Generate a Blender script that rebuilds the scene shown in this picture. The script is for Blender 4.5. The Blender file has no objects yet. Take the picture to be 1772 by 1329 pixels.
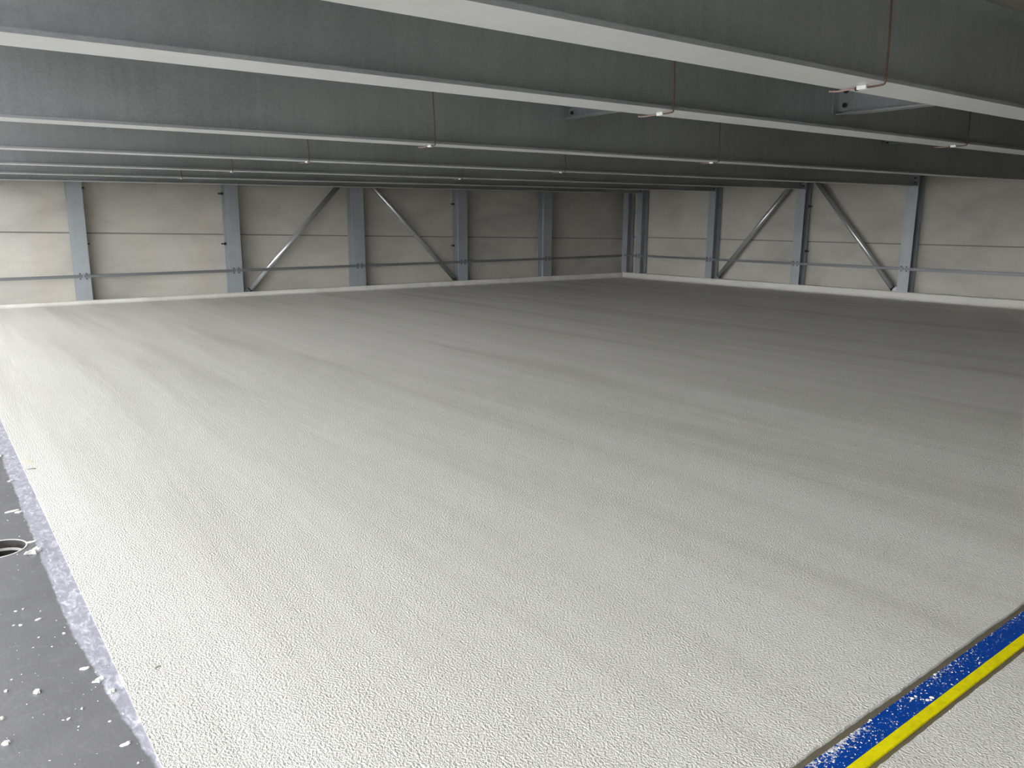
import bpy, bmesh, math, random
from mathutils import Vector, Matrix

S = bpy.context.scene
COL = S.collection
PI = math.pi

# ------------------------------------------------------------------ layout
CAM_H = 1.5
X1, Y1 = 16.362, 16.230          # front faces of the steel posts (right / left wall)
WX, WY = X1 + 0.30, Y1 + 0.30    # inner faces of the concrete walls
OPX, OPY = -0.75, -2.6            # open edges of the covered floor
BEAM_H = 0.45
FH = 0.109                       # half width of a beam flange


def beam_z(x, y):                # underside of the beams (the roof falls slightly)
    return 2.0294 + 0.01292 * x + 0.0076 * y


def deck_z(x, y):
    return beam_z(x, y) + BEAM_H


# ------------------------------------------------------------------ materials
def new_mat(name):
    m = bpy.data.materials.new(name)
    m.use_nodes = True
    nt = m.node_tree
    b = nt.nodes['Principled BSDF']
    return m, nt, b


def N(nt, t, **kw):
    n = nt.nodes.new(t)
    for k, v in kw.items():
        setattr(n, k, v)
    return n


def pos_scaled(nt, scale=(1, 1, 1)):
    g = N(nt, 'ShaderNodeNewGeometry')
    mp = N(nt, 'ShaderNodeMapping')
    mp.inputs['Scale'].default_value = scale
    nt.links.new(g.outputs['Position'], mp.inputs['Vector'])
    return mp.outputs['Vector']


def noise(nt, vec, scale, detail=4, rough=0.55, dist=0.0):
    n = N(nt, 'ShaderNodeTexNoise')
    n.inputs['Scale'].default_value = scale
    n.inputs['Detail'].default_value = detail
    n.inputs['Roughness'].default_value = rough
    n.inputs['Distortion'].default_value = dist
    nt.links.new(vec, n.inputs['Vector'])
    return n.outputs['Fac']


def ramp(nt, fac, stops):
    r = N(nt, 'ShaderNodeValToRGB')
    e = r.color_ramp.elements
    while len(e) > len(stops):
        e.remove(e[-1])
    while len(e) < len(stops):
        e.new(0.5)
    for el, (p, c) in zip(e, stops):
        el.position = p
        if not isinstance(c, (tuple, list)):
            c = (c, c, c)
        el.color = (c[0], c[1], c[2], 1)
    nt.links.new(fac, r.inputs['Fac'])
    return r.outputs['Color']


def mix(nt, fac, a, b, mode='MIX'):
    m = N(nt, 'ShaderNodeMix', data_type='RGBA', blend_type=mode)
    for sock, v in ((m.inputs[0], fac), (m.inputs[6], a), (m.inputs[7], b)):
        if hasattr(v, 'is_linked'):
            nt.links.new(v, sock)
        elif isinstance(v, (int, float)):
            sock.default_value = v
        else:
            sock.default_value = (v[0], v[1], v[2], 1)
    return m.outputs[2]


def bump(nt, b, height, strength, dist, prev=None):
    n = N(nt, 'ShaderNodeBump')
    n.inputs['Strength'].default_value = strength
    n.inputs['Distance'].default_value = dist
    nt.links.new(height, n.inputs['Height'])
    if prev is not None:
        nt.links.new(prev, n.inputs['Normal'])
    nt.links.new(n.outputs['Normal'], b.inputs['Normal'])
    return n.outputs['Normal']


def simple(name, col, rough=0.5, metal=0.0, var=0.08, scale=20):
    m, nt, b = new_mat(name)
    f = noise(nt, pos_scaled(nt), scale)
    lo = tuple(c * (1 - var) for c in col)
    hi = tuple(min(1, c * (1 + var)) for c in col)
    nt.links.new(ramp(nt, f, [(0.3, lo), (0.7, hi)]), b.inputs['Base Color'])
    b.inputs['Roughness'].default_value = rough
    b.inputs['Metallic'].default_value = metal
    return m


def mat_coating():
    m, nt, b = new_mat('white_coating')
    # long roller / spray passes running away from the open side
    st = noise(nt, pos_scaled(nt, (2.2, 0.16, 1)), 1.0, 5, 0.55, 0.4)
    col = ramp(nt, st, [(0.30, (0.625, 0.610, 0.563)), (0.45, (0.715, 0.70, 0.650)), (0.62, (0.77, 0.755, 0.710))])
    nt.links.new(col, b.inputs['Base Color'])
    b.inputs['Roughness'].default_value = 0.55
    b.inputs['Specular IOR Level'].default_value = 0.35
    v1 = pos_scaled(nt, (1.0, 0.8, 1))
    n1 = noise(nt, v1, 130, 2.5, 0.55, 0.2)
    n2 = noise(nt, pos_scaled(nt), 330, 2, 0.5)
    ad = N(nt, 'ShaderNodeMath', operation='MULTIPLY_ADD')
    nt.links.new(n2, ad.inputs[0])
    ad.inputs[1].default_value = 0.25
    nt.links.new(n1, ad.inputs[2])
    pv = bump(nt, b, ad.outputs[0], 1.0, 0.0115)
    w = noise(nt, pos_scaled(nt, (2.2, 0.16, 1)), 1.6, 4, 0.6, 0.4)
    bump(nt, b, w, 0.5, 0.02, pv)
    return m


def mat_galv(name, col, rough, metal, streak=0.2, spangle=True):
    m, nt, b = new_mat(name)
    big = noise(nt, pos_scaled(nt, (0.5, 0.5, 1.0)), 1.2, 5, 0.6)
    run = noise(nt, pos_scaled(nt, (14, 14, 0.9)), 1.5, 4, 0.6)          # vertical run marks
    lo = tuple(c * (1 - streak) for c in col)
    hi = tuple(min(1, c * (1 + streak)) for c in col)
    c = ramp(nt, big, [(0.3, lo), (0.7, hi)])
    c = mix(nt, 0.25, c, ramp(nt, run, [(0.35, lo), (0.7, hi)]))
    if spangle:
        vo = N(nt, 'ShaderNodeTexVoronoi')
        vo.inputs['Scale'].default_value = 90
        nt.links.new(pos_scaled(nt), vo.inputs['Vector'])
        bw = N(nt, 'ShaderNodeRGBToBW')
        nt.links.new(vo.outputs['Color'], bw.inputs['Color'])
        c = mix(nt, 0.22, c, ramp(nt, bw.outputs['Val'], [(0.2, lo), (0.85, hi)]))
        rr = N(nt, 'ShaderNodeMapRange')
        rr.inputs['To Min'].default_value = rough - 0.06
        rr.inputs['To Max'].default_value = rough + 0.06
        nt.links.new(bw.outputs['Val'], rr.inputs['Value'])
        nt.links.new(rr.outputs['Result'], b.inputs['Roughness'])
    else:
        b.inputs['Roughness'].default_value = rough
    # scattered pale zinc scuffs
    sc = noise(nt, pos_scaled(nt, (3, 3, 1.3)), 2.3, 8, 0.75)
    sm = ramp(nt, sc, [(0.66, 0.0), (0.76, 0.5)])
    c = mix(nt, sm, c, tuple(min(1, v * 1.5) for v in col))
    nt.links.new(c, b.inputs['Base Color'])
    b.inputs['Metallic'].default_value = metal
    return m


def mat_concrete(name, col, s=1.0):
    m, nt, b = new_mat(name)
    a = noise(nt, pos_scaled(nt, (0.5 * s, 0.5 * s, 0.9 * s)), 1.6, 6, 0.62, 0.4)
    f = noise(nt, pos_scaled(nt), 30, 5, 0.7)
    st = noise(nt, pos_scaled(nt, (1.4, 1.4, 0.2)), 1.2, 4, 0.6)
    c = ramp(nt, a, [(0.3, tuple(v * 0.76 for v in col)), (0.5, col), (0.70, tuple(min(1, v * 1.18) for v in col))])
    warm = (col[0] * 1.02, col[1] * 0.91, col[2] * 0.78)
    c = mix(nt, ramp(nt, st, [(0.45, 0.0), (0.75, 0.5)]), c, warm)
    c = mix(nt, 0.15, c, ramp(nt, f, [(0.3, tuple(v * 0.7 for v in col)), (0.7, tuple(min(1, v * 1.25) for v in col))]))
    nt.links.new(c, b.inputs['Base Color'])
    b.inputs['Roughness'].default_value = 0.85
    bump(nt, b, f, 0.25, 0.004)
    return m


def mat_band():
    # dark grey floor paint with a milky dried film next to the coating's edge
    m, nt, b = new_mat('grey_floor_paint')
    g = N(nt, 'ShaderNodeNewGeometry')
    sp = N(nt, 'ShaderNodeSeparateXYZ')
    nt.links.new(g.outputs['Position'], sp.inputs['Vector'])
    wob = noise(nt, pos_scaled(nt), 5.0, 5, 0.65)
    fil = noise(nt, pos_scaled(nt, (1, 0.45, 1)), 34, 6, 0.7, 1.2)
    ma = N(nt, 'ShaderNodeMath', operation='MULTIPLY_ADD')
    nt.links.new(wob, ma.inputs[0])
    ma.inputs[1].default_value = 0.045
    nt.links.new(sp.outputs['X'], ma.inputs[2])
    # film edge wanders: wide far off, petering out near the camera
    mr = N(nt, 'ShaderNodeMapRange')
    nt.links.new(sp.outputs['Y'], mr.inputs['Value'])
    mr.inputs['From Min'].default_value = 2.1
    mr.inputs['From Max'].default_value = 3.1
    mr.inputs['To Min'].default_value = 0.075
    mr.inputs['To Max'].default_value = 0.0
    sb = N(nt, 'ShaderNodeMath', operation='SUBTRACT')
    nt.links.new(ma.outputs[0], sb.inputs[0])
    nt.links.new(mr.outputs['Result'], sb.inputs[1])
    e = N(nt, 'ShaderNodeMapRange', interpolation_type='SMOOTHSTEP')
    nt.links.new(sb.outputs[0], e.inputs['Value'])
    e.inputs['From Min'].default_value = 0.318
    e.inputs['From Max'].default_value = 0.330
    base = ramp(nt, noise(nt, pos_scaled(nt), 3.5, 6, 0.65), [(0.3, (0.17, 0.169, 0.18)), (0.7, (0.205, 0.203, 0.217))])
    smear = noise(nt, pos_scaled(nt), 9, 5, 0.6, 2.5)
    base = mix(nt, ramp(nt, smear, [(0.56, 0.0), (0.8, 0.22)]), base, (0.45, 0.45, 0.47))
    film = ramp(nt, fil, [(0.34, (0.30, 0.295, 0.345)), (0.5, (0.40, 0.395, 0.465)), (0.66, (0.72, 0.72, 0.76))])
    c = mix(nt, e.outputs['Result'], base, film)
    nt.links.new(c, b.inputs['Base Color'])
    rr = ramp(nt, e.outputs['Result'], [(0.0, 0.25), (1.0, 0.4)])
    nt.links.new(rr, b.inputs['Roughness'])
    bump(nt, b, fil, 0.25, 0.003)
    return m


M_COAT = mat_coating()
M_BEAM = mat_galv('galvanised_beam_steel', (0.385, 0.405, 0.412), 0.42, 0.45, 0.26)
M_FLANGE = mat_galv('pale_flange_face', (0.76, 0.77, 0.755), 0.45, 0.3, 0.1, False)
M_POST = mat_galv('blue_grey_post_steel', (0.335, 0.357, 0.375), 0.5, 0.3, 0.14, False)
M_RAIL = mat_galv('rail_steel', (0.20, 0.207, 0.212), 0.5, 0.4, 0.1, False)
M_TUBE = mat_galv('tube_steel', (0.52, 0.53, 0.535), 0.27, 0.6, 0.1, False)
M_WALL = mat_concrete('precast_concrete', (0.46, 0.442, 0.40))
M_DECK = mat_concrete('roof_deck_concrete', (0.26, 0.25, 0.215))
M_SUB = mat_concrete('bare_screed', (0.27, 0.235, 0.17))
M_GROUND = mat_concrete('yard_asphalt', (0.30, 0.30, 0.29), 0.4)
M_BAND = mat_band()
M_BOLT = simple('dark_bolt_steel', (0.045, 0.05, 0.055), 0.5, 0.6)
M_JOINT = simple('grey_panel_joint', (0.21, 0.20, 0.175), 0.8)  # darker grey than the panels, for the strip set back in their joint
M_WIRE = simple('brown_cable', (0.105, 0.058, 0.043), 0.6)
M_WIREP = simple('pink_cable_tail', (0.36, 0.24, 0.225), 0.6)
M_CLIP = simple('white_plastic', (0.85, 0.85, 0.83), 0.4, 0, 0.03)
M_FLAKE = simple('white_scraps', (0.80, 0.80, 0.76), 0.6, 0, 0.05, 60)
M_BLUE = None
M_YEL = None
M_PIPE = simple('dark_drain_liner', (0.03, 0.028, 0.025), 0.6, 0, 0.5, 40)
M_RING = simple('pale_drain_ring', (0.62, 0.61, 0.58), 0.5, 0, 0.15, 60)
M_GUSSET = mat_galv('gusset_steel', (0.40, 0.42, 0.42), 0.45, 0.7, 0.1, False)


def mat_stripe(name, col, dusty):
    m, nt, b = new_mat(name)
    w = noise(nt, pos_scaled(nt), 26, 6, 0.7)
    c = ramp(nt, w, [(0.3, tuple(v * 0.82 for v in col)), (0.7, tuple(min(1, v * 1.12) for v in col))])
    if dusty:
        # overspray: dense white specks along the far edge, thinning out across the band
        g = N(nt, 'ShaderNodeNewGeometry')
        sp = N(nt, 'ShaderNodeSeparateXYZ')
        nt.links.new(g.outputs['Position'], sp.inputs['Vector'])
        e = N(nt, 'ShaderNodeMapRange')
        nt.links.new(sp.outputs['Y'], e.inputs['Value'])
        e.inputs['From Min'].default_value = 1.000
        e.inputs['From Max'].default_value = 1.045
        e.inputs['To Min'].default_value = 0.0
        e.inputs['To Max'].default_value = 0.21
        lx = noise(nt, pos_scaled(nt, (1, 0.2, 1)), 2.6, 2, 0.5)
        lm = ramp(nt, lx, [(0.42, 0.0), (0.6, 1.0)])
        xm = N(nt, 'ShaderNodeMapRange')
        nt.links.new(sp.outputs['X'], xm.inputs['Value'])
        xm.inputs['From Min'].default_value = 2.2
        xm.inputs['From Max'].default_value = 2.9
        xm.inputs['To Min'].default_value = 1.0
        xm.inputs['To Max'].default_value = 0.25
        k = N(nt, 'ShaderNodeMath', operation='MULTIPLY')
        nt.links.new(lm, k.inputs[0])
        nt.links.new(e.outputs['Result'], k.inputs[1])
        k2 = N(nt, 'ShaderNodeMath', operation='MULTIPLY')
        nt.links.new(k.outputs[0], k2.inputs[0])
        nt.links.new(xm.outputs['Result'], k2.inputs[1])
        s = noise(nt, pos_scaled(nt), 130, 4, 0.65)
        ad = N(nt, 'ShaderNodeMath', operation='ADD')
        nt.links.new(s, ad.inputs[0])
        nt.links.new(k2.outputs[0], ad.inputs[1])
        mk = ramp(nt, ad.outputs[0], [(0.635, 0.0), (0.665, 1.0)])
        c = mix(nt, mk, c, (0.8, 0.8, 0.8))
    nt.links.new(c, b.inputs['Base Color'])
    b.inputs['Roughness'].default_value = 0.5
    b.inputs['Specular IOR Level'].default_value = 0.15
    return m


M_BLUE = mat_stripe('blue_paint', (0.002, 0.060, 0.36), True)
M_YEL = mat_stripe('yellow_paint', (0.90, 0.80, 0.005), False)


# ------------------------------------------------------------------ mesh helpers
def add_box(bm, lo, hi):
    x0, y0, z0 = lo
    x1, y1, z1 = hi
    v = [bm.verts.new(p) for p in ((x0, y0, z0), (x1, y0, z0), (x1, y1, z0), (x0, y1, z0),
                                   (x0, y0, z1), (x1, y0, z1), (x1, y1, z1), (x0, y1, z1))]
    for f in ((3, 2, 1, 0), (4, 5, 6, 7), (0, 1, 5, 4), (1, 2, 6, 5), (2, 3, 7, 6), (3, 0, 4, 7)):
        bm.faces.new([v[i] for i in f])
    return v


def add_prism(bm, pts_a, pts_b):
    """closed solid between two matching outlines (lists of 3D points)"""
    a = [bm.verts.new(p) for p in pts_a]
    b = [bm.verts.new(p) for p in pts_b]
    n = len(a)
    bm.faces.new(list(reversed(a)))
    bm.faces.new(b)
    for i in range(n):
        j = (i + 1) % n
        bm.faces.new((a[i], a[j], b[j], b[i]))


def add_tube(bm, path, r, seg=12, cap=True):
    path = [Vector(p) for p in path]
    rings = []
    ref = None
    for i, p in enumerate(path):
        t = (path[min(i + 1, len(path) - 1)] - path[max(i - 1, 0)]).normalized()
        if ref is None:
            ref = t.orthogonal().normalized()
        ref = (ref - t * ref.dot(t)).normalized()
        bn = t.cross(ref)
        rings.append([bm.verts.new(p + r * (math.cos(2 * PI * k / seg) * ref + math.sin(2 * PI * k / seg) * bn)) for k in range(seg)])
    for a, b in zip(rings, rings[1:]):
        for k in range(seg):
            j = (k + 1) % seg
            f = bm.faces.new((a[k], a[j], b[j], b[k]))
            f.smooth = True
    if cap:
        bm.faces.new(list(reversed(rings[0])))
        bm.faces.new(rings[-1])


def add_hex(bm, c, axis, r, h, seg=6):
    c = Vector(c)
    a = Vector(axis).normalized()
    u = a.orthogonal().normalized()
    w = a.cross(u)
    lo = [c + r * (math.cos(2 * PI * k / seg) * u + math.sin(2 * PI * k / seg) * w) for k in range(seg)]
    add_prism(bm, lo, [p + a * h for p in lo])


def mesh_obj(name, bm, mat, parent=None, origin=None, bevel=0.0, recalc=True):
    if recalc:
        bmesh.ops.recalc_face_normals(bm, faces=bm.faces)
    if origin is not None:
        bmesh.ops.translate(bm, verts=bm.verts, vec=-Vector(origin))
    me = bpy.data.meshes.new(name)
    bm.to_mesh(me)
    bm.free()
    me.materials.append(mat)
    o = bpy.data.objects.new(name, me)
    COL.objects.link(o)
    if origin is not None:
        o.location = origin
    if parent is not None:
        o.parent = parent
        if origin is not None:
            o.location = Vector(origin) - parent_world(parent)
        else:
            o.location = -parent_world(parent)
    if bevel:
        md = o.modifiers.new('edge', 'BEVEL')
        md.width = bevel
        md.segments = 2
        md.limit_method = 'ANGLE'
    return o


def parent_world(p):
    v = Vector((0, 0, 0))
    while p is not None:
        v += p.location
        p = p.parent
    return v


def empty(name, loc):
    o = bpy.data.objects.new(name, None)
    o.empty_display_size = 0.2
    COL.objects.link(o)
    o.location = loc
    return o


def tag(o, label, cat, group=None, kind=None):
    o['label'] = label
    o['category'] = cat
    if group:
        o['group'] = group
    if kind:
        o['kind'] = kind
    return o


def struct(o):
    o['kind'] = 'structure'
    return o


# ------------------------------------------------------------------ the shell
def quad_slab(bm, pts, th):
    """pts: four top corners (x,y,z); th: thickness downwards"""
    add_prism(bm, [(p[0], p[1], p[2] - th) for p in pts], pts)


# yard outside the open sides
bm = bmesh.new()
add_box(bm, (-70, -70, -0.75), (70, 70, -0.55))
tag(struct(mesh_obj('ground', bm, M_GROUND)), 'grey yard ground outside the open sides of the floor', 'ground')

# bare slab below the coating
bm = bmesh.new()
add_box(bm, (0.3886, OPY, -0.30), (WX, WY, -0.014))
tag(struct(mesh_obj('floor', bm, M_SUB)), 'bare brown screed floor showing in the gap beside the blue strip', 'floor')

# grey painted border with the round drain hole cut through it
HC = (0.155, 4.160)
HR = 0.113
ZB = -0.003
bm = bmesh.new()
X0b, X1b = OPX, 0.3884
hs = 0.16
seg = 48


def band_layer(z):
    cs = []
    ring = []
    for k in range(seg):
        a = 2 * PI * k / seg
        ring.append(bm.verts.new((HC[0] + HR * math.cos(a), HC[1] + HR * math.sin(a), z)))
        m_ = max(abs(math.cos(a)), abs(math.sin(a)))
        cs.append(bm.verts.new((HC[0] + hs * math.cos(a) / m_, HC[1] + hs * math.sin(a) / m_, z)))
    for k in range(seg):
        j = (k + 1) % seg
        bm.faces.new((ring[k], ring[j], cs[j], cs[k]))
    def rect(x0, y0, x1, y1):
        bm.faces.new([bm.verts.new(p) for p in ((x0, y0, z), (x1, y0, z), (x1, y1, z), (x0, y1, z))])
    rect(X0b, OPY, X1b, HC[1] - hs)
    rect(X0b, HC[1] + hs, X1b, WY)
    rect(X0b, HC[1] - hs, HC[0] - hs, HC[1] + hs)
    rect(HC[0] + hs, HC[1] - hs, X1b, HC[1] + hs)
    return ring


ra = band_layer(ZB)
for f in bm.faces:
    if f.normal.z < 0:
        f.normal_flip()
rb = band_layer(-0.30)
for k in range(seg):
    j = (k + 1) % seg
    bm.faces.new((ra[k], rb[k], rb[j], ra[j]))
for (xa, ya, xb, yb) in ((X0b, OPY, X1b, OPY), (X1b, OPY, X1b, WY), (X1b, WY, X0b, WY), (X0b, WY, X0b, OPY)):
    bm.faces.new([bm.verts.new(p) for p in ((xa, ya, -0.30), (xb, yb, -0.30), (xb, yb, ZB), (xa, ya, ZB))])
bmesh.ops.recalc_face_normals(bm, faces=bm.faces)
for f in bm.faces:
    if abs(f.normal.z) > 0.5 and f.calc_center_median().z > -0.1 and f.normal.z < 0:
        f.normal_flip()
tag(struct(mesh_obj('floor_border', bm, M_BAND, recalc=False)), 'glossy dark grey painted floor border left of the white coating', 'floor')

# white coating, two fields with the joint between them
random.seed(3)


def coat_field(name, x0, x1, y0, y1, rag_y, label):
    bm = bmesh.new()
    n = 900
    pts = []
    r = 0.0
    for i in range(n + 1):
        x = x0 + (x1 - x0) * (i / n) ** 1.6
        r = r * 0.75 + random.uniform(-1, 1) * 0.0011
        pts.append((x, rag_y + r))
    other = y1 if rag_y == y0 else y0
    top = [bm.verts.new((x, y, 0.0)) for x, y in pts]
    far = [bm.verts.new((x, other, 0.0)) for x, y in pts]
    tb = [bm.verts.new((x, y, -0.0138)) for x, y in pts]
    fb = [bm.verts.new((x, other, -0.0138)) for x, y in pts]
    for i in range(n):
        bm.faces.new((top[i], top[i + 1], far[i + 1], far[i]))
        bm.faces.new((tb[i], fb[i], fb[i + 1], tb[i + 1]))
        bm.faces.new((top[i], tb[i], tb[i + 1], top[i + 1]))
        bm.faces.new((far[i], far[i + 1], fb[i + 1], fb[i]))
    bm.faces.new((top[0], far[0], fb[0], tb[0]))
    bm.faces.new((top[n], tb[n], fb[n], far[n]))
    o = mesh_obj(name, bm, M_COAT)
    return tag(struct(o), label, 'floor')


coat_field('floor_coating', 0.3885, WX - 0.001, 1.068, WY - 0.001, 1.068, 'broad white rough-textured floor coating between the strip and the far walls')
coat_field('floor_coating', 0.3885, WX - 0.001, OPY, 0.915, 0.915, 'white rough-textured floor coating on the near side of the yellow stripe')

# walls of precast panels with one horizontal joint
def wall(name, along, label):
    bm = bmesh.new()
    if along == 'x':        # left wall, runs in x at y = WY
        a, b = OPX, WX + 0.2
        sz = lambda t: 1.3247 - 0.01356 * t
        P = lambda t, d, z: (t, WY + d, z)
        top = lambda t: deck_z(t, WY)
    else:                   # right wall, runs in y at x = WX
        a, b = OPY, WY - 0.0005
        sz = lambda t: 1.1166 + 0.00221 * t
        P = lambda t, d, z: (WX + d, t, z)
        top = lambda t: deck_z(WX, t)
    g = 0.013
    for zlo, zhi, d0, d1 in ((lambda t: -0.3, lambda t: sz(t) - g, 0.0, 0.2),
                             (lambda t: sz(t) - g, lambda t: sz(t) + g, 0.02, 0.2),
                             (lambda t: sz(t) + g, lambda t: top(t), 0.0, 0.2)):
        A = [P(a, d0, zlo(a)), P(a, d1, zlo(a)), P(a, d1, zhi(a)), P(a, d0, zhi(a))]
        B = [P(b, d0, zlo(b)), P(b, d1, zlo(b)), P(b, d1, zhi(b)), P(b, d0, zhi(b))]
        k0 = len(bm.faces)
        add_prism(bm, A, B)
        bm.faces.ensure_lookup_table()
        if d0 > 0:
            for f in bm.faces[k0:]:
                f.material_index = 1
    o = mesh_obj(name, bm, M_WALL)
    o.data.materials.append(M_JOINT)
    tag(struct(o), label, 'wall')


bm = bmesh.new()
q_ = [(OPX, OPY - 0.2), (WX + 0.2, OPY - 0.2), (WX + 0.2, OPY), (OPX, OPY)]
add_prism(bm, [(x, y, -0.3) for x, y in q_], [(x, y, deck_z(x, y)) for x, y in q_])
tag(struct(mesh_obj('wall_near', bm, M_WALL)), 'unseen concrete wall behind the camera, added to shade the room', 'wall')  # out of view; added to close the near side and dim the room
wall('wall_left', 'x', 'beige concrete panel wall on the left behind the grey posts')
wall('wall_right', 'y', 'beige concrete panel wall on the right behind the grey posts')

# roof deck resting on the beams
bm = bmesh.new()
q = [(OPX, OPY), (WX + 0.2, OPY), (WX + 0.2, WY + 0.2), (OPX, WY + 0.2)]
add_prism(bm, [(x, y, deck_z(x, y) + 0.001) for x, y in q], [(x, y, deck_z(x, y) + 0.25) for x, y in q])
tag(struct(mesh_obj('ceiling', bm, M_DECK)), 'beige roof deck above the steel beams', 'ceiling')

# white coated upstands along the foot of both walls
def upstand(name, along, label):
    bm = bmesh.new()
    prof = [(-0.085, 0.0), (-0.060, 0.012), (-0.042, 0.030), (-0.030, 0.060), (-0.016, 0.93), (0.0, 1.0), (0.0, 0.0)]
    n = 40
    rings = []
    for i in range(n + 1):
        if along == 'x':
            t = 0.3885 + (X1 - 0.3885) * i / n
            zt = 0.0597 + 0.00541 * t
            o_ = t if i < n else None
            pts = []
            for d, h in prof:
                z = h if h < 0.5 else zt * h
                pts.append((min(t, X1 + (d if i == n else 0)), Y1 - 0.003 + d, z))
        else:
            t = OPY + (Y1 - OPY) * i / n
            zt = 0.1656 - 0.00085 * t
            pts = []
            for d, h in prof:
                z = h if h < 0.5 else zt * h
                pts.append((X1 - 0.003 + d, min(t, Y1 + (d if i == n else 0)), z))
        rings.append([bm.verts.new(p) for p in pts])
    m_ = len(prof)
    for a, b in zip(rings, rings[1:]):
        for k in range(m_):
            j = (k + 1) % m_
            bm.faces.new((a[k], a[j], b[j], b[k]))
    bm.faces.new(rings[0])
    bm.faces.new(list(reversed(rings[-1])))
    tag(struct(mesh_obj(name, bm, M_COAT)), label, 'baseboard')


upstand('baseboard_left', 'x', 'low white coated upstand along the left wall')
upstand('baseboard_right', 'y', 'low white coated upstand along the right wall')

# ------------------------------------------------------------------ roof beams
BEAMS = [  # y, x end, label
    (-2.02, WX, 'unseen roof edge beam behind the camera, added to shade the beam webs'),  # out of view; added to keep low sky light off the webs
    (0.505, WX, 'unseen roof beam directly above the camera, added to shade the beam webs'),  # likewise unseen, added so the webs beyond it stay dark
    (1.89, WX, 'nearest galvanised steel roof beam with the pale flange crossing the top of the view'),
    (3.03, WX, 'second galvanised roof beam from the camera, tied to the nearest one by a short strut'),
    (5.56, WX, 'third galvanised roof beam from the camera, passing just above the post with the hollow brace foot'),
    (8.08, X1 - 0.001, 'fourth galvanised roof beam, ending at the rightmost post of the right wall'),
    (10.60, X1 - 0.001, 'fifth galvanised roof beam, ending at the right wall post between the two braces'),
    (13.13, X1 - 0.001, 'sixth galvanised roof beam, ending at the post left of the right wall braces'),
    (15.65, X1 - 0.001, 'farthest galvanised roof beam, close to the left wall'),
]


def i_profile(y, zb):
    w, tf, tw, H = FH, 0.017, 0.0055, BEAM_H
    return [(y - w, zb), (y + w, zb), (y + w, zb + tf), (y + tw, zb + tf + 0.012), (y + tw, zb + H - tf - 0.012), (y + w, zb + H - tf),
            (y + w, zb + H), (y - w, zb + H), (y - w, zb + H - tf), (y - tw, zb + H - tf - 0.012), (y - tw, zb + tf + 0.012), (y - w, zb + tf)]


for (y, xe, lab) in BEAMS:
    root = empty('roof_beam', (OPX, y, beam_z(OPX, y)))
    tag(root, lab, 'beam', 'galvanised steel roof beams')
    xe2 = xe - (0.02 if xe < X1 else 0)
    bm = bmesh.new()
    add_prism(bm, [(OPX, py, pz) for py, pz in i_profile(y, beam_z(OPX, y))], [(xe2, py, pz) for py, pz in i_profile(y, beam_z(xe2, y))])
    g_ = mesh_obj('girder', bm, M_BEAM, root)
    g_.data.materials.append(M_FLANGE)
    for p in g_.data.polygons:          # underside of the bottom flange, paler than the rest of the girder
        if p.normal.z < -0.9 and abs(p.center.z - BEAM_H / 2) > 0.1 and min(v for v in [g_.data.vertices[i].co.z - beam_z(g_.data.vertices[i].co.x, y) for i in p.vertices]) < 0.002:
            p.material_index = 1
    if xe < X1:
        bm = bmesh.new()
        zb = beam_z(xe2, y)
        add_box(bm, (xe2, y - 0.10, zb - 0.012), (xe, y + 0.10, zb + BEAM_H - 0.004))
        pl = mesh_obj('end_plate', bm, M_POST, root, bevel=0.002)
        for s in (-1, 1):
            for dz in (0.07, 0.16, 0.29, 0.38):
                bm = bmesh.new()
                add_hex(bm, (xe2, y + s * 0.058, zb + dz), (-1, 0, 0), 0.020, 0.020)
                b_ = mesh_obj('bolt', bm, M_BOLT, pl)

# short struts between the beams
def tie(x, ya, yb, zlow, h, label):
    root = empty('beam_tie', (x, ya, zlow))
    tag(root, label, 'strut', 'short steel struts between the roof beams')
    y0, y1 = ya + 0.0057, yb - 0.0057
    zt = min(zlow + h, deck_z(x, ya) - 0.035)
    bm = bmesh.new()
    prof = [(0, 0), (-0.08, 0), (-0.08, 0.008), (-0.008, 0.008), (-0.008, zt - zlow - 0.008), (-0.08, zt - zlow - 0.008), (-0.08, zt - zlow), (0, zt - zlow)]
    add_prism(bm, [(x + a, y0 + 0.03, zlow + b) for a, b in prof], [(x + a, y1 - 0.03, zlow + b) for a, b in prof])
    mesh_obj('channel', bm, M_BEAM, root)
    for yy, s in ((y1, -1), (y0, 1)):
        bm = bmesh.new()
        add_box(bm, (x - 0.078, min(yy, yy + s * 0.008), zlow + 0.009), (x - 0.0085, max(yy, yy + s * 0.008), zt - 0.01))
        add_box(bm, (x - 0.0165, min(yy, yy + s * 0.10), zlow + 0.030), (x - 0.0085, max(yy, yy + s * 0.10), zt - 0.02))
        cl = mesh_obj('cleat', bm, M_GUSSET, root)
        n = 2 if zt - zlow > 0.13 else 1
        for k in range(n):
            zz = zlow + (zt - zlow) * (k + 0.72) / (n + 0.45)
            bm = bmesh.new()
            add_hex(bm, (x - 0.0165, yy + s * 0.055, zz), (-1, 0, 0), 0.016, 0.014)
            mesh_obj('bolt', bm, M_BOLT, cl)


tie(5.02, 1.89, 3.03, 2.214, 0.22, 'short steel strut bolted between the two nearest roof beams')
tie(4.86, 3.03, 5.56, 2.425, 0.20, 'short steel strut half hidden behind the second beam, left of the brown cable')
tie(10.37, 3.03, 5.56, 2.545, 0.20, 'short steel strut barely showing below the second beam at the right')

# ------------------------------------------------------------------ posts
def h_profile(w, d=0.24, tf=0.014, tw=0.010):
    a, b = w / 2, tw / 2
    return [(-a, 0), (a, 0), (a, tf), (b, tf), (b, d - tf), (a, d - tf), (a, d), (-a, d), (-a, d - tf), (-b, d - tf), (-b, tf), (-a, tf)]


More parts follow.
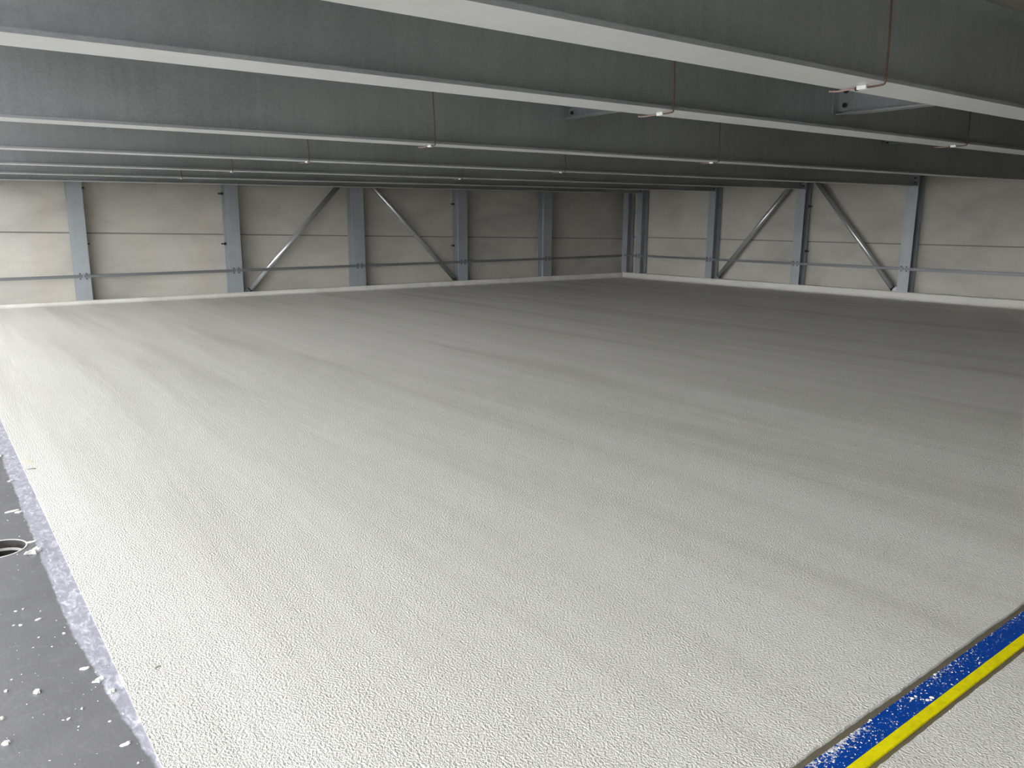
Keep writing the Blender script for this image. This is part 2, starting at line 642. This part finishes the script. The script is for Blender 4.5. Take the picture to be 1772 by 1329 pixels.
def post(side, t, w, label, group, anchors=(), bracket=True):
    """t: position along the wall; profile depth runs from the front face to the wall"""
    if side == 'L':
        P = lambda u, d, z: (t + u, Y1 + d, z)
        zr = 0.4923 + 0.0079 * t
        nrm = (0, -1, 0)
        zt = deck_z(t - w / 2, Y1)
    else:
        P = lambda u, d, z: (X1 + d, t + u, z)
        zr = 0.631 + 0.00057 * t
        nrm = (-1, 0, 0)
        zt = deck_z(X1, t - w / 2)
    root = empty('steel_post', P(0, 0.12, 0))
    tag(root, label, 'post', group)
    pr = h_profile(w)
    bm = bmesh.new()
    add_prism(bm, [P(u, d, 0.0) for u, d in pr], [P(u, d, zt) for u, d in pr])
    mesh_obj('column', bm, M_POST, root)
    if bracket:
        bm = bmesh.new()
        h2 = 0.062
        lo, hi = P(-0.085, -0.006, zr - h2), P(0.085, -0.0005, zr + h2)
        add_box(bm, tuple(min(a, b) for a, b in zip(lo, hi)), tuple(max(a, b) for a, b in zip(lo, hi)))
        br = mesh_obj('rail_bracket', bm, M_POST, root, bevel=0.002)
        for u in (-0.052, 0.052):
            for dz in (-0.046, 0.046):
                bm = bmesh.new()
                add_hex(bm, P(u, -0.006, zr + dz), nrm, 0.013, 0.014)
                mesh_obj('bolt', bm, M_BOLT, br)
    for (s, z) in anchors:
        bm = bmesh.new()
        u0 = s * w / 2
        ax = (s, 0, 0) if side == 'L' else (0, s, 0)
        add_hex(bm, P(u0 - s * 0.03, 0.212, z), ax, 0.014, 0.10, 8)
        lo, hi = P(u0 - s * 0.02, 0.196, z - 0.028), P(u0 + s * 0.012, 0.2258, z + 0.028)
        add_box(bm, tuple(min(a, b) for a, b in zip(lo, hi)), tuple(max(a, b) for a, b in zip(lo, hi)))
        mesh_obj('wall_anchor', bm, M_BOLT, root)


GL, GR = 'steel posts along the left wall', 'steel posts along the right wall'
LP = [2.440, 5.233, 8.000, 10.805, 13.515]
RP = [15.650, 13.135, 10.615, 8.075]
post('L', LP[0], 0.245, 'leftmost blue-grey steel post, standing alone on the left wall', GL, ((1, 2.10), (1, 1.09)))
post('L', LP[1], 0.255, 'blue-grey steel post beside the foot of the left wall brace rising to the right', GL, ((-1, 2.065), (-1, 1.07), (1, 2.05)))
post('L', LP[2], 0.300, 'blue-grey steel post between the two diagonal braces of the left wall', GL)
post('L', LP[3], 0.275, 'blue-grey steel post at the foot of the left wall brace falling to the right', GL, ((-1, 1.97), (-1, 0.97)))
post('L', LP[4], 0.295, 'blue-grey steel post on the left wall nearest the corner, with no brace', GL, ((1, 2.2),))
post('R', 16.185, 0.20, 'narrow dark steel post standing in the far corner of the two walls', GR, ((1, 1.936), (1, 0.939)), False)
post('R', RP[0], 0.20, 'steel post on the right wall just beside the corner post', GR)
post('R', RP[1], 0.21, 'steel post at the foot of the right wall brace rising to the right', GR)
post('R', RP[2], 0.225, 'steel post between the two diagonal braces of the right wall', GR, ((-1, 1.94), (-1, 0.92)))
post('R', RP[3], 0.235, 'rightmost steel post in view, beside the hollow foot of the right brace', GR)

# ------------------------------------------------------------------ rails
def rail(side, a, b, label):
    if side == 'L':
        P = lambda t, d, z: (t, Y1 - 0.0075 - d, z)
        z_ = lambda t: 0.4923 + 0.0079 * t
    else:
        P = lambda t, d, z: (X1 - 0.0075 - d, t, z)
        z_ = lambda t: 0.631 + 0.00057 * t
    prof = [(0, -0.028), (0.006, -0.028), (0.006, 0.022), (0.034, 0.022), (0.034, 0.028), (0.0, 0.028)]
    bm = bmesh.new()
    A = [P(a, d, z_(a) + z) for d, z in prof]
    B = [P(b, d, z_(b) + z) for d, z in prof]
    if side == 'L':
        add_prism(bm, A, B)
    else:
        add_prism(bm, A, B)
    tag(mesh_obj('guard_rail', bm, M_RAIL, origin=P((a + b) / 2, 0, z_((a + b) / 2) - 0.028)), label, 'rail', 'thin steel rails fixed across the posts')


gap = 0.012
rail('L', OPX + 0.05, LP[0] - gap, 'thin steel rail running left out of view from the leftmost post')
rail('L', LP[0] + gap, LP[1] - gap, 'thin steel rail between the two leftmost posts, in a bay without a brace')
rail('L', LP[1] + gap, LP[2] - gap, 'thin steel rail in front of the left wall brace that rises to the right')
rail('L', LP[2] + gap, LP[3] - gap, 'thin steel rail in front of the left wall brace that falls to the right')
rail('L', LP[3] + gap, LP[4] - gap, 'thin steel rail in the left wall bay just right of the braced bays')
rail('L', LP[4] + gap, X1 - 0.06, 'thin steel rail in the last left wall bay before the corner')
rail('R', 16.18, RP[0] + gap, 'very short steel rail in the corner of the right wall')
rail('R', RP[0] - gap, RP[1] + gap, 'thin steel rail in the unbraced right wall bay next to the corner')
rail('R', RP[1] - gap, RP[2] + gap, 'thin steel rail in front of the right wall brace that rises to the right')
rail('R', RP[2] - gap, RP[3] + gap, 'thin steel rail in front of the right wall brace that falls to the right')
rail('R', RP[3] - gap, 5.2, 'thin steel rail running right out of view from the rightmost post')

# ------------------------------------------------------------------ diagonal braces
def brace(side, p0, p1, foot, label):
    """p0: lower end, p1: upper end (t, z); foot: side of the gusset plate"""
    D = 0.125
    P = (lambda t, z, d=D: Vector((t, Y1 + d, z))) if side == 'L' else (lambda t, z, d=D: Vector((X1 + d, t, z)))
    a, b = P(*p0), P(*p1)
    root = empty('diagonal_brace', a)
    tag(root, label, 'brace', 'round diagonal braces between the wall posts')
    bm = bmesh.new()
    r = 0.054
    add_tube(bm, [a, b], r, 24, True)
    tb = mesh_obj('tube', bm, M_TUBE, root)
    d = (b - a).normalized()
    bm = bmesh.new()
    add_tube(bm, [a - d * 0.006, a + d * 0.012], r + 0.004, 24, True)
    mesh_obj('end_cap', bm, M_BOLT, root)
    # flat gusset from the tube's foot down to the post
    bm = bmesh.new()
    u = foot
    pts = [(p0[0], p0[1] + 0.03), (p0[0] + u * 0.05, p0[1] + 0.05), (p0[0] + u * 0.112, p0[1] - 0.0), (p0[0] + u * 0.112, 0.004), (p0[0] - u * 0.02, 0.004)]
    add_prism(bm, [P(t, z, D - 0.006) for t, z in pts], [P(t, z, D + 0.006) for t, z in pts])
    mesh_obj('gusset_plate', bm, M_GUSSET, root)


brace('L', (5.525, 0.118), (7.84, 2.530), -1, 'round steel brace on the left wall rising to the right')
brace('L', (10.620, 0.168), (8.17, 2.594), 1, 'round steel brace on the left wall falling to the right')
brace('R', (12.885, 0.225), (10.80, 2.611), 1, 'round steel brace on the right wall rising to the right toward the middle post')
brace('R', (8.335, 0.208), (10.43, 2.634), -1, 'round shiny steel brace on the right wall falling to the right, with a capped foot')

# ------------------------------------------------------------------ cables clipped to the beam flanges
def cable(x, y, label, big=True):
    zb = beam_z(x, y)
    zt = deck_z(x, y) - 0.003
    r = 0.0043
    g = y - FH - 0.009
    root = empty('cable', (x, g, zb))
    tag(root, label, 'cable', 'brown cables clipped below the roof beams')
    ctrl = [(x - 0.012, g, zt), (x - 0.008, g + 0.002, zb + 0.30), (x, g, zb + 0.12), (x - 0.001, g, zb + 0.02), (x + 0.004, g + 0.004, zb - 0.008),
            (x + 0.012, g + 0.03, zb - 0.012), (x + 0.022, g + 0.075, zb - 0.011), (x + 0.026, y + 0.005, zb - 0.010)]
    tail = [(x + 0.026, y + 0.005, zb - 0.010), (x + 0.024, y + 0.06, zb - 0.010), (x + 0.018, y + 0.105, zb - 0.012), (x + 0.002, y + 0.135, zb - 0.010)]

    def smooth(p, n=6):
        p = [Vector(q) for q in p]
        out = []
        for i in range(len(p) - 1):
            p0, p1, p2, p3 = p[max(i - 1, 0)], p[i], p[i + 1], p[min(i + 2, len(p) - 1)]
            for k in range(n):
                t = k / n
                out.append(0.5 * ((2 * p1) + (p2 - p0) * t + (2 * p0 - 5 * p1 + 4 * p2 - p3) * t * t + (3 * p1 - p0 - 3 * p2 + p3) * t ** 3))
        out.append(p[-1])
        return out
    bm = bmesh.new()
    add_tube(bm, smooth(ctrl), r, 8)
    mesh_obj('lead', bm, M_WIRE, root)
    bm = bmesh.new()
    add_tube(bm, smooth(tail), r * 0.9, 8)
    t_ = mesh_obj('tail', bm, M_WIREP, root)
    t_['label'] = 'pinkish cable end'
    bm = bmesh.new()
    add_box(bm, (x + 0.012, y - 0.028, zb - 0.018), (x + 0.040, y + 0.016, zb - 0.0002))
    c_ = mesh_obj('clip', bm, M_CLIP, root, bevel=0.004)
    c_['label'] = 'small white plastic clip'
    bm = bmesh.new()
    add_tube(bm, [(x + 0.026, y + 0.014, zb - 0.011), (x + 0.026, y + 0.026, zb - 0.011)], 0.0085, 10)
    mesh_obj('ferrule', bm, M_BOLT, root)


CB = [(3.27, 1.89, 'brown cable hanging down the nearest beam to a white clip'),
      (3.27, 3.03, 'left one of the two brown cables on the second beam, clipped left of the strut'),
      (3.365, 5.56, 'left one of the two cables on the third beam, straight dark line down its web'),
      (3.39, 8.08, 'left one of the two cables on the fourth beam'),
      (3.415, 10.60, 'left one of the two cables on the fifth beam'),
      (3.45, 13.13, 'cable clipped below the sixth beam, above the left wall'),
      (6.69, 3.03, 'right one of the two cables on the second beam, near the right edge of view'),
      (6.85, 5.56, 'right one of the two cables on the third beam'),
      (6.91, 8.08, 'right one of the two cables on the fourth beam'),
      (6.98, 10.60, 'right one of the two cables on the fifth beam')]
for x, y, l in CB:
    cable(x, y, l)

# ------------------------------------------------------------------ blue and yellow joint strip
root = empty('joint_strip', (0.45, 1.0, -0.014))
tag(root, 'blue and yellow strip in the floor joint, spattered with white', 'strip')


def strip_part(name, y0, y1, z, mat):
    bm = bmesh.new()
    add_box(bm, (0.40, y0, -0.0139), (WX - 0.35, y1, z))
    return mesh_obj(name, bm, mat, root, bevel=0.0015)


p_ = strip_part('blue_stripe', 0.9700, 1.043, -0.004, M_BLUE)
p_['label'] = 'wide blue stripe'
p_ = strip_part('yellow_stripe', 0.9365, 0.9698, -0.0035, M_YEL)
p_['label'] = 'narrow yellow stripe'

# ------------------------------------------------------------------ drain hole
root = empty('floor_drain', (HC[0], HC[1], ZB))
tag(root, 'round open drain hole in the grey floor border', 'drain')


def ring_mesh(r0, r1, z0, z1, n=48):
    bm = bmesh.new()
    vs = []
    for k in range(n):
        a = 2 * PI * k / n
        c, s = math.cos(a), math.sin(a)
        vs.append([bm.verts.new((HC[0] + r * c, HC[1] + r * s, z)) for r, z in ((r0, z0), (r1, z0), (r1, z1), (r0, z1))])
    for k in range(n):
        a, b = vs[k], vs[(k + 1) % n]
        for i in range(4):
            j = (i + 1) % 4
            f = bm.faces.new((a[i], a[j], b[j], b[i]))
            f.smooth = False
    return bm


mesh_obj('liner', ring_mesh(HR - 0.006, HR - 0.0006, -0.295, -0.0032), M_PIPE, root)
o = mesh_obj('rim', ring_mesh(HR - 0.003, HR + 0.004, -0.0028, -0.0008), M_RING, root)
o['label'] = 'thin pale rim'
o = mesh_obj('inner_ring', ring_mesh(HR - 0.011, HR - 0.0065, -0.052, -0.040), M_RING, root)
o['label'] = 'pale ring inside the hole'
bm = bmesh.new()
add_tube(bm, [(HC[0], HC[1], -0.294), (HC[0], HC[1], -0.28)], HR - 0.0065, 48)
mesh_obj('sump', bm, M_PIPE, root)

# ------------------------------------------------------------------ scraps of coating on the grey border
def flake_bm(size, elong, seed, curl=0.35, th=0.12):
    rn = random.Random(seed)
    n = 14
    bm = bmesh.new()
    rad = []
    for k in range(n):
        rad.append(size * (0.62 + 0.45 * rn.random()))
    rings = []
    for f, zo in ((1.0, 0.0), (0.86, 1.0), (0.45, 1.25)):
        rr = []
        for k in range(n):
            a = 2 * PI * k / n
            x = rad[k] * f * math.cos(a) * elong
            y = rad[k] * f * math.sin(a)
            z = size * th * zo * (0.8 + 0.5 * rn.random()) + curl * size * (x / (size * elong)) ** 2 * 0.6
            rr.append(bm.verts.new((x, y, z)))
        rings.append(rr)
    for a, b in zip(rings, rings[1:]):
        for k in range(n):
            j = (k + 1) % n
            bm.faces.new((a[k], a[j], b[j], b[k]))
    bm.faces.new(list(reversed(rings[0])))
    bm.faces.new(rings[-1])
    bmesh.ops.recalc_face_normals(bm, faces=bm.faces)
    zmin = min(v.co.z for v in bm.verts)
    for v in bm.verts:
        v.co.z -= zmin
    return bm


def flake(x, y, size, elong, rot, seed, label, group=None, curl=0.35, th=0.12):
    o = mesh_obj('coating_scrap', flake_bm(size, elong, seed, curl, th), M_FLAKE)
    o.location = (x, y, ZB + 0.0002)
    o.rotation_euler = (0, 0, rot)
    return tag(o, label, 'scrap', group)


G = 'white coating scraps on the grey border'
flake(0.280, 4.020, 0.027, 1.9, 0.75, 1, 'large white torn scrap just below the drain hole', G, 0.8, 0.35)
flake(0.289, 4.165, 0.010, 2.6, 0.1, 2, 'pointed white scrap touching the right rim of the drain hole', G, 0.4, 0.3)
flake(0.326, 2.700, 0.013, 1.9, 0.45, 3, 'curled white scrap on the milky film, close to the coating edge', G, 0.7, 0.4)
flake(0.304, 2.806, 0.010, 1.9, -0.1, 4, 'flat white scrap just above the curled one near the coating edge', G, 0.4, 0.4)
flake(0.155, 2.745, 0.011, 1.3, 1.0, 5, 'ragged white scrap alone in the middle of the grey border', G, 0.3, 0.6)
flake(0.348, 2.605, 0.010, 1.6, 0.6, 6, 'white crumbling scrap right at the milky film end, below the curled one', G, 0.3, 0.5)
flake(0.218, 3.290, 0.008, 1.9, 0.4, 7, 'small white sliver left of the milky film, upper part of the border', G, 0.3, 0.4)
flake(0.049, 2.505, 0.012, 1.0, 0.4, 8, 'square white scrap at the left edge of the view, near the bottom', G, 0.2, 0.5)
flake(0.046, 2.650, 0.010, 1.5, 0.6, 9, 'white scrap at the left edge of the view, above the square one', G, 0.2, 0.5)
flake(0.327, 2.293, 0.009, 2.2, 0.3, 10, 'thin dark-edged white sliver lowest on the border beside the coating', G, 0.6, 0.3)
flake(0.256, 4.690, 0.012, 3.4, 0.15, 11, 'long white splinter above the drain hole', G, 0.3, 0.3)
flake(0.283, 4.655, 0.009, 2.2, 0.0, 12, 'short white splinter right beside the long one above the drain hole', G, 0.3, 0.5)
flake(0.297, 5.270, 0.011, 2.3, 0.5, 13, 'white splinter farther up the grey border, against the milky film', G, 0.4, 0.4)
flake(0.290, 5.90, 0.022, 2.4, 1.45, 14, 'long white peel at the far left end of the visible border', G, 0.3, 0.25)

CR = 'tiny white crumbs on the grey border'
CL = 'tiny white crumb lying loose on the grey floor border'
src = mesh_obj('coating_crumb', flake_bm(0.0048, 1.4, 40, 0.2, 0.6), M_FLAKE)
src2 = mesh_obj('coating_crumb', flake_bm(0.0058, 1.8, 41, 0.4, 0.5), M_FLAKE)
spots = [(0.256, 2.561), (0.214, 2.527), (0.232, 2.467), (0.313, 2.439), (0.339, 2.184), (0.156, 3.417), (0.182, 3.421),
         (0.139, 3.294), (0.095, 2.879), (0.159, 3.28), (0.233, 3.035), (0.074, 2.813), (0.203, 3.137), (0.281, 3.115)]
rn = random.Random(8)
for i, (x, y) in enumerate(spots):
    o = (src, src2)[i] if i < 2 else (src, src2)[i % 2].copy()
    if i >= 2:
        COL.objects.link(o)
    o.location = (x, y, ZB + 0.0002)
    o.rotation_euler = (0, 0, rn.uniform(0, 6))
    s = rn.uniform(0.5, 0.95)
    o.scale = (s, s, s)
    tag(o, CL, 'crumb', CR)

M_HAIR = simple('dark_bristle', (0.10, 0.085, 0.06), 0.7)
M_HAIR2 = simple('ochre_bristle', (0.50, 0.44, 0.25), 0.7)
for (xa, ya, xb, yb, r_, m_, lab) in (
        (0.412, 5.652, 0.452, 5.626, 0.0022, M_HAIR2, 'pale ochre bristle stuck in the white coating near its left edge'),
        (0.405, 5.456, 0.448, 5.448, 0.0022, M_HAIR, 'dark bristle stuck in the white coating beside the pale ochre one'),
        (0.491, 2.655, 0.514, 2.666, 0.0012, M_HAIR, 'short dark bristle in the white coating, nearest to the camera')):
    bm = bmesh.new()
    add_tube(bm, [(xa, ya, r_), ((xa + xb) / 2, (ya + yb) / 2 + 0.004, r_ * 1.5), (xb, yb, r_)], r_, 6)
    tag(mesh_obj('brush_bristle', bm, m_, origin=((xa + xb) / 2, (ya + yb) / 2, 0.0)), lab, 'bristle', 'bristles caught in the coating')

# dust-fine specks nobody could count
def specks(name, pts, label, zbase, mat=M_FLAKE):
    bm = bmesh.new()
    for (x, y, s, e, a) in pts:
        n = 6
        lo, hi = [], []
        for k in range(n):
            t = 2 * PI * k / n
            px, py = s * e * math.cos(t), s * math.sin(t)
            qx, qy = px * math.cos(a) - py * math.sin(a), px * math.sin(a) + py * math.cos(a)
            lo.append((x + qx, y + qy, zbase))
            hi.append((x + qx * 0.6, y + qy * 0.6, zbase + s * 0.55))
        add_prism(bm, lo, hi)
    return tag(mesh_obj(name, bm, mat), label, 'specks', None, 'stuff')


rn = random.Random(21)
pts = []
for i in range(170):
    y = 2.0 + 4.4 * rn.random() ** 1.5
    x = 0.375 - 0.36 * rn.random() ** 1.3
    if (x - HC[0]) ** 2 + (y - HC[1]) ** 2 < (HR + 0.02) ** 2:
        continue
    pts.append((x, y, rn.choice((0.0008, 0.001, 0.0013, 0.0018, 0.0024)) * (0.8 + 0.05 * y), rn.uniform(1, 2.2), rn.uniform(0, 3)))
specks('coating_specks', pts, 'fine white specks strewn over the grey floor border', ZB + 0.0001)
pts = []
for i in range(420):
    x = rn.uniform(1.75, 3.6)
    u = rn.random()
    if x > 2.9 and u > 0.25:
        continue
    y = 1.042 - 0.068 * u ** 1.4
    pts.append((x, y, rn.choice((0.0007, 0.0009, 0.0012, 0.0016, 0.0022)), rn.uniform(1, 1.7), rn.uniform(0, 3)))
for x, y, s in ((1.97, 1.032, 0.004), (2.0, 1.028, 0.0035), (1.9, 1.03, 0.0035), (2.45, 0.985, 0.0055), (2.475, 0.983, 0.006), (2.46, 0.979, 0.004),
                (2.42, 1.02, 0.005), (2.44, 1.018, 0.004), (2.04, 1.0, 0.003), (1.93, 1.004, 0.0035), (2.62, 1.04, 0.005), (2.2, 1.041, 0.004)):
    pts.append((x, y, s, 1.4, rn.uniform(0, 3)))
specks('coating_spatter', pts, 'fine white spatter dried onto the blue stripe', -0.0039)

# ------------------------------------------------------------------ light: overcast sky through the open sides
w = bpy.data.worlds.new('overcast')
S.world = w
w.use_nodes = True
bg = w.node_tree.nodes['Background']
tc = w.node_tree.nodes.new('ShaderNodeTexCoord')
sx = w.node_tree.nodes.new('ShaderNodeSeparateXYZ')
w.node_tree.links.new(tc.outputs['Generated'], sx.inputs['Vector'])
SKY = [(0.0, 1.0), (0.14, 1.0), (0.40, 0.34), (1.0, 0.28)]      # bright hazy horizon, duller cloud overhead
rp = ramp(w.node_tree, sx.outputs['Z'], [(p, (0.965 * v, 0.98 * v, 1.0 * v)) for p, v in SKY])
w.node_tree.links.new(rp, bg.inputs['Color'])
bg.inputs['Strength'].default_value = 9.0

# ------------------------------------------------------------------ camera
yaw, pitch, roll, f_px = 0.650437, 0.202686, 0.0061047, 1346.97
F = Vector((math.sin(yaw) * math.cos(pitch), math.cos(yaw) * math.cos(pitch), -math.sin(pitch)))
R0 = Vector((math.cos(yaw), -math.sin(yaw), 0))
U0 = R0.cross(F)
R = math.cos(roll) * R0 + math.sin(roll) * U0
U = -math.sin(roll) * R0 + math.cos(roll) * U0
cd = bpy.data.cameras.new('camera')
cd.sensor_fit = 'HORIZONTAL'
cd.sensor_width = 36.0
cd.lens = 36.0 * f_px / 1772.0
cd.clip_start = 0.05
cam = bpy.data.objects.new('camera', cd)
COL.objects.link(cam)
cam.matrix_world = Matrix(((R.x, U.x, -F.x, 0), (R.y, U.y, -F.y, 0), (R.z, U.z, -F.z, CAM_H), (0, 0, 0, 1)))
S.camera = cam

S.view_settings.view_transform = 'Standard'
S.view_settings.look = 'None'
S.view_settings.exposure = 0.38
S.view_settings.gamma = 1.0
S.view_settings.use_curve_mapping = False
